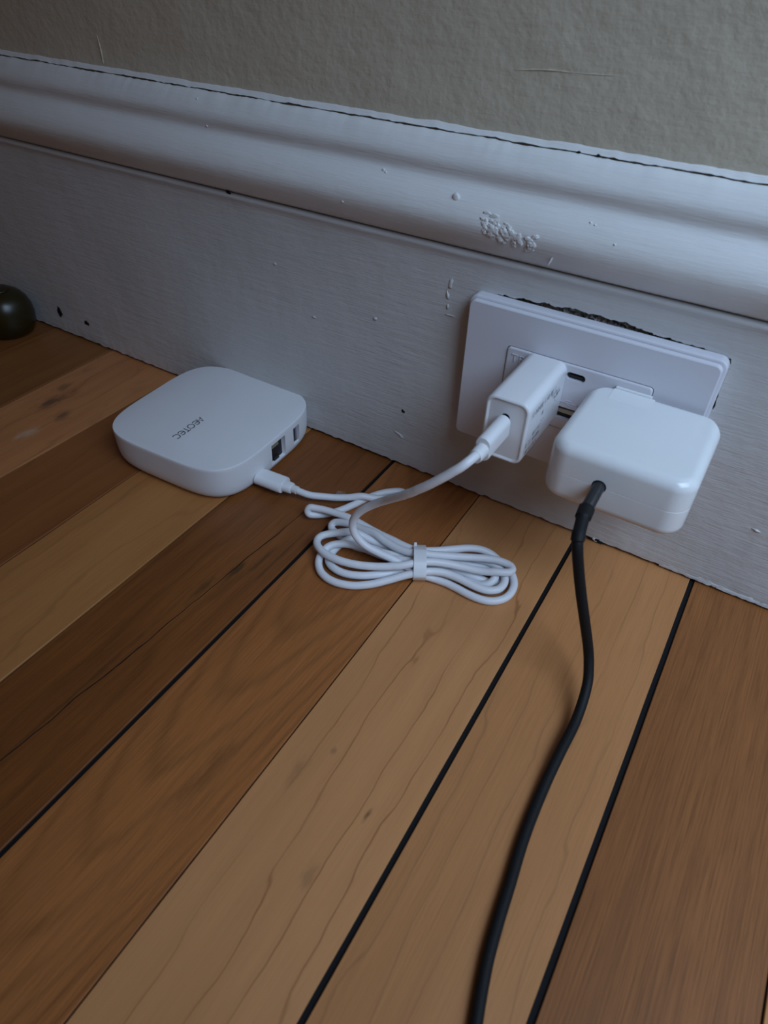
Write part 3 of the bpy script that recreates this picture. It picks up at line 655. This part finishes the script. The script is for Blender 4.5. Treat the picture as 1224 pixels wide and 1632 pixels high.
# ------------------------------------------------------------------ white cable with two usb-c plugs
CAB = [(-67.5,-58.8,6.5),(-64.6,-58.3,6.1),(-61.7,-57.7,5.7),(-58.9,-56.6,5.3),(-56.2,-55.2,5.1),(-53.6,-53.7,4.9),(-51.1,-52.2,4.7),(-48.5,-50.7,4.5),(-45.9,-49.2,4.5),(-43.4,-47.6,4.6),(-40.8,-46.0,4.9),(-38.3,-44.4,5.4),(-35.6,-42.7,5.8),(-33.1,-41.0,5.3),(-30.8,-39.2,4.4),(-28.6,-37.3,3.7),(-26.4,-35.4,3.2),(-24.2,-33.3,2.8),(-22.2,-31.2,2.6),(-20.5,-29.2,2.4),(-19.2,-27.2,2.3),(-18.5,-25.4,2.3),(-18.8,-23.9,2.2),(-19.9,-23.1,2.2),(-21.6,-23.2,2.2),(-23.4,-24.2,2.2),(-25.4,-25.8,2.2),(-27.4,-27.7,2.2),(-29.3,-29.9,2.2),(-31.0,-32.3,2.1),(-32.5,-34.8,2.1),(-33.8,-37.5,2.0),(-35.0,-40.2,2.0),(-36.0,-43.1,2.0),(-36.9,-45.9,2.0),(-38.0,-48.7,2.1),(-39.1,-51.5,2.1),(-40.3,-54.2,2.2),(-41.6,-56.9,2.3),(-43.0,-59.5,2.5),(-44.6,-62.0,2.8),(-46.3,-64.2,3.1),(-48.1,-66.2,3.5),(-49.8,-67.9,3.9),(-51.3,-69.0,4.4),(-52.2,-69.2,5.7),(-52.3,-68.6,7.0),(-51.5,-67.7,8.1),(-49.7,-66.9,8.1),(-47.4,-66.0,8.0),(-44.8,-65.2,8.0),(-42.0,-64.5,7.9),(-39.1,-63.9,7.8),(-36.1,-63.3,7.7),(-33.2,-62.8,7.6),(-30.2,-62.5,7.4),(-27.2,-62.3,7.1),(-24.2,-62.3,6.9),(-21.2,-62.5,6.7),(-18.2,-62.7,6.6),(-15.2,-63.0,6.5),(-12.2,-63.3,6.6),(-9.2,-63.6,6.7),(-6.3,-63.9,7.0),(-3.3,-64.2,7.3),(-0.3,-64.6,7.6),(2.6,-65.0,7.8),(5.6,-65.3,8.1),(8.4,-65.5,8.4),(11.2,-65.3,8.7),(13.9,-64.8,9.1),(16.5,-63.8,9.4),(18.9,-62.4,9.6),(21.2,-60.7,9.5),(23.4,-58.7,9.4),(25.6,-56.7,9.3),(27.7,-54.6,9.1),(29.9,-52.5,8.9),(32.0,-50.5,8.7),(34.3,-48.5,8.3),(36.5,-46.8,7.8),(38.9,-45.4,7.2),(41.4,-44.4,6.4),(43.9,-43.9,5.5),(46.5,-43.9,4.5),(49.0,-44.5,3.5),(51.2,-45.7,2.5),(53.0,-47.6,2.0),(54.3,-49.9,2.0),(55.0,-52.2,2.0),(54.9,-54.5,2.0),(54.1,-56.5,2.0),(52.4,-58.0,2.0),(50.0,-59.0,2.2),(47.5,-59.8,2.8),(44.7,-60.4,3.4),(41.9,-61.0,3.9),(38.9,-61.5,4.3),(35.9,-62.0,4.3),(32.9,-62.7,4.2),(30.0,-63.4,4.0),(27.1,-64.3,4.0),(24.3,-65.3,4.1),(21.5,-66.3,4.4),(18.7,-67.3,4.7),(16.0,-68.2,5.1),(13.1,-68.9,5.3),(10.3,-69.6,5.4),(7.3,-70.3,5.4),(4.4,-70.9,5.3),(1.4,-71.6,5.1),(-1.7,-72.2,4.9),(-4.7,-72.7,4.5),(-7.7,-73.1,4.0),(-10.6,-73.5,3.4),(-13.5,-73.8,2.9),(-16.5,-74.1,2.3),(-19.5,-74.1,2.0),(-22.7,-73.2,2.0),(-25.6,-72.7,2.1),(-28.5,-72.4,2.4),(-31.2,-72.0,2.7),(-33.6,-71.6,3.1),(-35.4,-71.0,3.6),(-36.3,-69.9,4.3),(-36.2,-68.8,5.0),(-35.2,-67.7,5.6),(-33.3,-67.0,6.1),(-30.9,-66.5,6.5),(-28.2,-66.2,6.9),(-25.3,-66.2,7.2),(-22.4,-66.2,7.6),(-19.4,-66.2,7.9),(-16.5,-66.3,8.4),(-13.5,-66.4,8.9),(-10.5,-66.9,9.1),(-7.6,-67.5,9.0),(-4.6,-68.1,8.7),(-1.7,-68.6,8.7),(1.3,-69.1,8.8),(4.2,-69.5,9.1),(7.1,-69.7,9.5),(10.0,-69.8,10.1),(12.8,-69.6,10.7),(15.5,-69.0,11.3),(18.1,-68.2,11.7),(20.7,-67.0,11.9),(23.3,-65.6,11.8),(25.9,-64.2,11.7),(28.5,-62.7,11.5),(31.1,-61.1,11.3),(33.7,-59.6,11.2),(36.3,-58.1,11.1),(38.9,-56.5,11.0),(41.5,-55.1,11.0),(44.1,-53.7,11.0),(46.8,-52.5,10.9),(49.5,-51.5,10.9),(52.1,-50.8,10.6),(54.6,-50.4,10.3),(56.6,-50.5,10.0),(58.0,-51.4,9.7),(58.4,-52.6,9.6),(57.8,-54.2,9.5),(56.3,-55.5,9.6),(54.1,-56.8,9.6),(51.6,-58.0,9.5),(48.9,-59.1,9.0),(46.2,-60.1,8.7),(43.4,-61.1,8.7),(40.6,-62.1,8.9),(37.8,-63.1,9.2),(35.1,-64.2,9.5),(32.4,-65.4,10.0),(29.7,-66.7,10.4),(27.2,-68.1,10.8),(24.7,-69.6,11.1),(22.2,-71.3,11.3),(19.9,-73.0,11.3),(17.7,-74.9,11.1),(15.5,-76.9,10.9),(13.3,-78.8,10.5),(10.9,-80.5,10.0),(8.3,-81.9,9.5),(5.7,-83.4,9.0),(3.1,-84.7,8.7),(0.4,-86.0,8.4),(-2.3,-87.3,8.3),(-5.1,-88.4,8.1),(-7.9,-89.5,8.1),(-10.7,-90.3,8.0),(-13.6,-91.0,8.0),(-16.5,-91.5,8.0),(-19.4,-91.7,8.0),(-22.3,-91.7,7.9),(-25.2,-91.3,7.9),(-27.9,-90.6,7.9),(-30.4,-89.4,7.7),(-32.4,-87.9,7.5),(-33.8,-86.0,7.3),(-34.5,-84.0,7.2),(-34.3,-81.8,7.2),(-33.2,-79.8,7.2),(-31.5,-78.0,7.3),(-29.4,-76.3,7.6),(-26.9,-74.7,8.1),(-24.4,-73.2,8.7),(-21.6,-71.8,9.2),(-18.7,-70.8,8.6),(-15.9,-70.0,7.3),(-13.2,-69.3,6.3),(-10.4,-68.4,5.5),(-7.6,-67.6,5.1),(-4.7,-67.0,4.6),(-1.7,-66.5,4.2),(1.2,-66.1,4.0),(4.2,-65.6,4.1),(7.1,-65.3,4.3),(10.1,-64.9,4.7),(12.9,-64.4,5.1),(15.7,-63.8,5.4),(18.5,-63.0,5.7),(21.2,-61.9,5.8),(23.7,-60.6,6.0),(26.2,-59.0,6.1),(28.7,-57.4,6.4),(31.3,-55.9,6.7),(34.0,-54.6,7.0),(36.8,-53.5,7.3),(39.7,-52.7,7.4),(42.6,-52.0,7.4),(45.5,-51.5,7.3),(48.4,-51.4,7.1),(51.1,-51.8,6.8),(53.5,-52.7,6.4),(55.5,-54.1,5.9),(56.9,-56.1,5.5),(57.6,-58.4,5.3),(57.5,-60.7,5.0),(56.8,-63.0,4.8),(55.3,-64.8,4.8),(53.2,-66.3,4.8),(50.8,-67.2,4.9),(48.1,-67.7,5.1),(45.2,-68.0,5.4),(42.3,-68.1,5.7),(39.4,-68.3,6.1),(36.4,-68.6,6.5),(33.6,-69.1,6.8),(30.8,-69.9,7.2),(28.2,-71.1,7.5),(25.7,-72.5,7.6),(23.3,-74.2,7.7),(21.2,-76.2,7.7),(19.0,-78.1,7.3),(16.6,-79.9,6.7),(14.4,-81.8,6.1),(12.2,-83.8,5.4),(10.1,-85.8,4.7),(8.0,-87.8,4.2),(5.9,-89.9,3.7),(3.7,-91.8,3.2),(1.4,-93.7,2.9),(-1.0,-95.4,2.6),(-3.5,-97.0,2.4),(-6.1,-98.3,2.3),(-8.8,-99.3,2.3),(-11.6,-100.0,2.2),(-14.5,-100.3,2.2),(-17.3,-100.2,2.2),(-20.0,-99.6,2.3),(-22.5,-98.6,2.4),(-24.7,-97.0,2.6),(-26.5,-95.1,2.9),(-27.8,-92.8,3.4),(-28.5,-90.3,3.9),(-28.6,-87.7,4.6),(-28.0,-85.3,5.5),(-26.6,-83.1,6.1),(-24.6,-81.2,6.3),(-22.3,-79.5,6.3),(-19.8,-78.1,6.1),(-17.2,-77.2,6.1),(-14.4,-76.6,6.1),(-11.5,-76.3,6.2),(-8.5,-76.2,6.3),(-5.5,-76.1,6.3),(-2.5,-75.9,6.3),(0.4,-75.5,6.3),(3.2,-75.0,6.4),(6.1,-74.3,6.6),(8.9,-73.5,6.9),(11.8,-72.6,7.4),(14.7,-71.5,7.8),(17.5,-70.2,8.1),(20.2,-68.6,8.1),(22.7,-66.8,8.1),(25.1,-64.9,7.9),(27.5,-63.0,7.7),(29.9,-61.2,7.2),(32.4,-59.6,6.5),(34.9,-58.2,5.8),(37.3,-56.7,5.1),(39.8,-55.4,4.6),(42.4,-54.4,4.3),(44.9,-53.8,4.1),(47.4,-53.7,4.1),(49.5,-54.3,4.2),(51.2,-55.3,4.8),(52.2,-56.9,5.7),(52.5,-59.0,5.7),(51.9,-61.0,5.0),(50.3,-62.6,4.1),(48.1,-63.6,3.2),(45.5,-64.1,2.6),(42.7,-64.3,2.2),(39.9,-64.5,2.1),(37.2,-64.9,2.0),(34.4,-65.5,2.0),(31.7,-66.3,2.0),(28.9,-67.2,2.0),(26.1,-68.1,2.1),(23.4,-69.1,2.2),(20.7,-70.3,2.4),(18.1,-71.6,2.5),(15.6,-73.2,2.7),(13.3,-75.1,3.0),(11.3,-77.2,3.4),(9.3,-79.4,3.7),(7.3,-81.6,3.9),(5.2,-83.8,3.9),(3.1,-85.8,4.0),(0.8,-87.7,4.0),(-1.5,-89.5,3.9),(-4.0,-91.1,3.9),(-6.7,-92.4,3.8),(-9.4,-93.4,3.7),(-12.1,-94.0,3.6),(-14.9,-94.2,3.6),(-17.6,-93.9,3.6),(-20.1,-93.1,3.5),(-22.3,-91.8,3.4),(-24.0,-89.9,3.2),(-25.1,-87.7,2.8),(-25.6,-85.2,2.4),(-25.8,-82.5,2.4),(-25.5,-79.9,2.8),(-24.5,-77.4,3.9),(-23.0,-75.3,5.2),(-20.9,-72.8,5.6),(-18.5,-71.1,4.3),(-15.9,-70.2,3.1),(-13.0,-70.0,2.3),(-10.0,-69.9,2.0),(-7.0,-69.9,2.0),(-4.0,-69.8,2.0),(-1.2,-69.7,2.0),(1.7,-69.3,2.0),(4.5,-68.9,2.0),(7.3,-68.4,2.0),(10.0,-67.7,2.0),(12.7,-67.0,2.0),(15.1,-66.1,2.0),(17.4,-64.9,2.0),(19.6,-63.2,2.0),(21.6,-61.4,2.0),(23.6,-59.4,2.2),(25.7,-57.5,2.5),(28.0,-55.7,2.7),(30.4,-54.1,2.9),(33.0,-52.6,3.1),(35.7,-51.4,3.3),(38.4,-50.3,3.6),(41.2,-49.4,3.9),(44.1,-48.6,4.2),(46.9,-48.2,4.7),(49.8,-48.0,5.3),(52.6,-48.2,5.8),(55.3,-48.8,5.6),(57.7,-50.0,4.9),(59.6,-51.8,4.3),(61.1,-53.9,3.8),(62.0,-56.4,3.4),(62.3,-59.0,3.0),(62.1,-61.6,2.7),(61.3,-64.2,2.5),(59.9,-66.5,2.4),(58.1,-68.4,2.3),(55.8,-69.9,2.2),(53.3,-70.9,2.2),(50.5,-71.5,2.2),(47.7,-71.7,2.2),(44.7,-71.7,2.2),(41.8,-71.5,2.2),(38.8,-71.2,2.2),(35.9,-71.1,2.2),(32.9,-71.1,2.3),(30.0,-71.5,2.4),(27.2,-72.0,2.6),(24.5,-72.9,3.1),(21.8,-73.8,3.7),(19.2,-74.7,4.6),(16.7,-75.4,5.7),(14.1,-76.1,6.8),(11.4,-76.7,7.8),(8.8,-77.3,8.9),(6.1,-77.9,9.8),(3.4,-78.6,10.6),(0.6,-79.3,11.3),(-2.2,-79.9,12.1),(-4.8,-80.5,13.0),(-7.4,-81.1,14.2),(-9.7,-81.5,15.8),(-11.7,-81.7,17.6),(-13.3,-81.9,19.7),(-14.3,-81.9,22.1),(-14.8,-81.8,24.7),(-14.6,-81.7,27.4),(-13.8,-81.5,30.0),(-12.6,-81.3,32.5),(-11.0,-81.0,34.9),(-9.2,-80.8,37.1),(-7.1,-80.6,39.3),(-5.0,-80.4,41.3),(-2.8,-80.5,43.4),(-0.7,-80.7,45.4),(1.5,-81.1,47.4),(3.6,-81.7,49.4),(5.6,-82.5,51.5),(7.7,-83.3,53.5),(9.7,-84.1,55.5),(11.7,-84.9,57.6),(13.8,-85.7,59.6),(15.8,-86.3,61.7),(17.9,-86.9,63.8),(20.0,-87.3,65.9),(22.0,-87.7,68.1),(24.1,-87.9,70.2),(26.2,-88.0,72.3),(28.3,-87.9,74.5),(30.3,-87.7,76.6),(32.4,-87.4,78.8),(34.4,-86.9,80.9),(36.4,-86.3,83.1),(38.4,-85.5,85.1),(40.1,-83.9,87.0),(41.2,-81.3,88.1),(41.9,-78.5,88.8)]
wc = empty('white_usb_cable', (10, -70, 0))
tag(wc, 'white charging cable coiled and tied on the floor, linking hub and small charger', 'cable')
P = [Vector(q) for q in CAB]
def dense(P):
    return spline(P, 3)
bm_to('cable_cord', tube(rel(dense(P), wc), 1.95, 16), M_CABLE, wc, smooth=True)
def flat_plug(name, origin, axis, up, parts, mat, parent):
    """stack of rounded-rect sections along axis: (t, half width, half thickness, R)"""
    ax = Vector(axis).normalized(); u = (Vector(up)-ax*Vector(up).dot(ax)).normalized(); w_ = u.cross(ax)
    bm = bmesh.new(); rings = []
    for t, hw, ht, R in parts:
        rings.append([Vector(origin)+ax*t+w_*a+u*b for a, b in rrect(hw, ht, R, 8)])
    loft(bm, rings)
    l = parent.location/S; bmesh.ops.translate(bm, verts=bm.verts, vec=-l)
    o = bm_to(name, bm, mat, parent); autosmooth(o, 32); return o

e0 = P[0]
flat_plug('usb_c_plug', (-94.5, -60.2, 6.3), (1, .05, .02), (0, 0, 1), [(0, 4.1, 1.2, 1.2), (1.5, 4.1, 1.2, 1.2), (1.52, 5.0, 2.9, 2.8), (1.9, 5.7, 3.3, 3.2), (18.2, 5.7, 3.3, 3.2), (18.8, 5.4, 3.1, 3.0)], M_PLUG, wc)
flat_plug('strain_relief', (-76.5, -59.3, 6.5), (1, .05, .02), (0, 0, 1), [(0, 3.6, 2.9, 2.8), (5.6, 3.3, 2.8, 2.7), (6.2, 2.9, 2.6, 2.5), (6.3, 2.3, 2.3, 2.2), (9.4, 2.3, 2.3, 2.2)], M_PLUG, wc)
q = Vector((41.8, -51.5, 87.6))
flat_plug('usb_c_plug', q, (-.02, -1, -.03), (1, 0, 0), [(0, 4.1, 1.2, 1.2), (1.2, 4.1, 1.2, 1.2), (1.25, 4.9, 2.8, 2.7), (1.9, 5.7, 3.25, 3.15), (20.0, 5.7, 3.25, 3.15), (20.6, 5.4, 3.0, 2.9)], M_PLUG, wc)
flat_plug('strain_relief', q+Vector((-.4, -20.2, -.6)), (-.04, -1, -.05), (1, 0, 0), [(0, 3.1, 3.0, 2.9), (5.8, 2.9, 2.8, 2.7), (6.4, 2.7, 2.6, 2.5)], M_PLUG, wc)

# strip of tie wrapped around the bundle

TC, TA = Vector((16.9, -70.0, 0)), 0.53
tie = empty('cable_tie', TC, (0, 0, TA))
tag(tie, 'flat translucent white plastic tie cinching the middle of the coiled white cable', 'cable tie')
near = []
for a in dense(P):
    d_ = a-TC; lx = d_.x*math.cos(TA)+d_.y*math.sin(TA); ly = -d_.x*math.sin(TA)+d_.y*math.cos(TA)
    if abs(lx) < 3.2 and abs(ly) < 14 and a.z < 20: near.append((ly, a.z))
def hull(pts):
    pts = sorted(set(pts)); 
    def half(ps):
        h = []
        for q_ in ps:
            while len(h) > 1 and (h[-1][0]-h[-2][0])*(q_[1]-h[-2][1])-(h[-1][1]-h[-2][1])*(q_[0]-h[-2][0]) <= 0: h.pop()
            h.append(q_)
        return h
    lo, hi = half(pts), half(pts[::-1]); return lo[:-1]+hi[:-1]
circ = []
for y, z in near:
    for k in range(16):
        a = 2*math.pi*k/16; circ.append((round(y+2.0*math.cos(a), 3), round(max(.05, z+2.0*math.sin(a)), 3)))
H_ = hull(circ)
def offs(d):
    cy = sum(a for a, b in H_)/len(H_); cz = sum(b for a, b in H_)/len(H_)
    return [(a+d*(a-cy)/math.hypot(a-cy, b-cz), max(.03, b+d*(b-cz)/math.hypot(a-cy, b-cz))) for a, b in H_]
inn, out = offs(.05), offs(.55)
bm = bmesh.new(); W2 = 3.1
secs = [[(x, y, z) for y, z in pr] for x, pr in ((-W2, inn), (-W2, out), (W2, out), (W2, inn))]
vv = [[bm.verts.new(q_) for q_ in s_] for s_ in secs]; n_ = len(inn)
for a, b in zip(vv, vv[1:]+vv[:1]):
    for i in range(n_): bm.faces.new((a[i], a[(i+1) % n_], b[(i+1) % n_], b[i]))
M_TIE = plain('cloudy tie plastic', (.80, .79, .80), .35, .5, sss=.3)
o = bm_to('tie_band', bm, M_TIE, tie); autosmooth(o, 40)
top = max(out, key=lambda t_: t_[1]+t_[0]*.6)
bm = cbox(-2.9, -1.4, top[0]-1.0, top[0]+.3, top[1]-.8, top[1]+1.6, bev=.2)
bm_to('tie_tail', bm, M_TIE, tie)
# small pale lint tuft on the floor behind the hub plug
lint = empty('lint_tuft', (-46.5, -45, 0)); tag(lint, 'tiny pale tuft of lint on the floor between hub plug and baseboard', 'lint')
rnd = random.Random(3); bm = bmesh.new()
for k in range(46):
    a = rnd.uniform(0, math.pi); L = rnd.uniform(1.5, 4.2); q0 = Vector((rnd.uniform(-1, 1), rnd.uniform(-1, 1), .15))
    q1 = q0+Vector((math.cos(a)*L*.5, math.sin(a)*L*.4, L*.5)); q2 = q0+Vector((math.cos(a+.5)*L, math.sin(a+.4)*L*.7, L*.75))
    tb = tube([q0, q1, q2], .07, 4); me_ = bpy.data.meshes.new('t'); tb.to_mesh(me_); tb.free(); bm.from_mesh(me_); bpy.data.meshes.remove(me_)
o = bm_to('fibres', bm, M_DUST, lint); tag(o, kind='stuff')
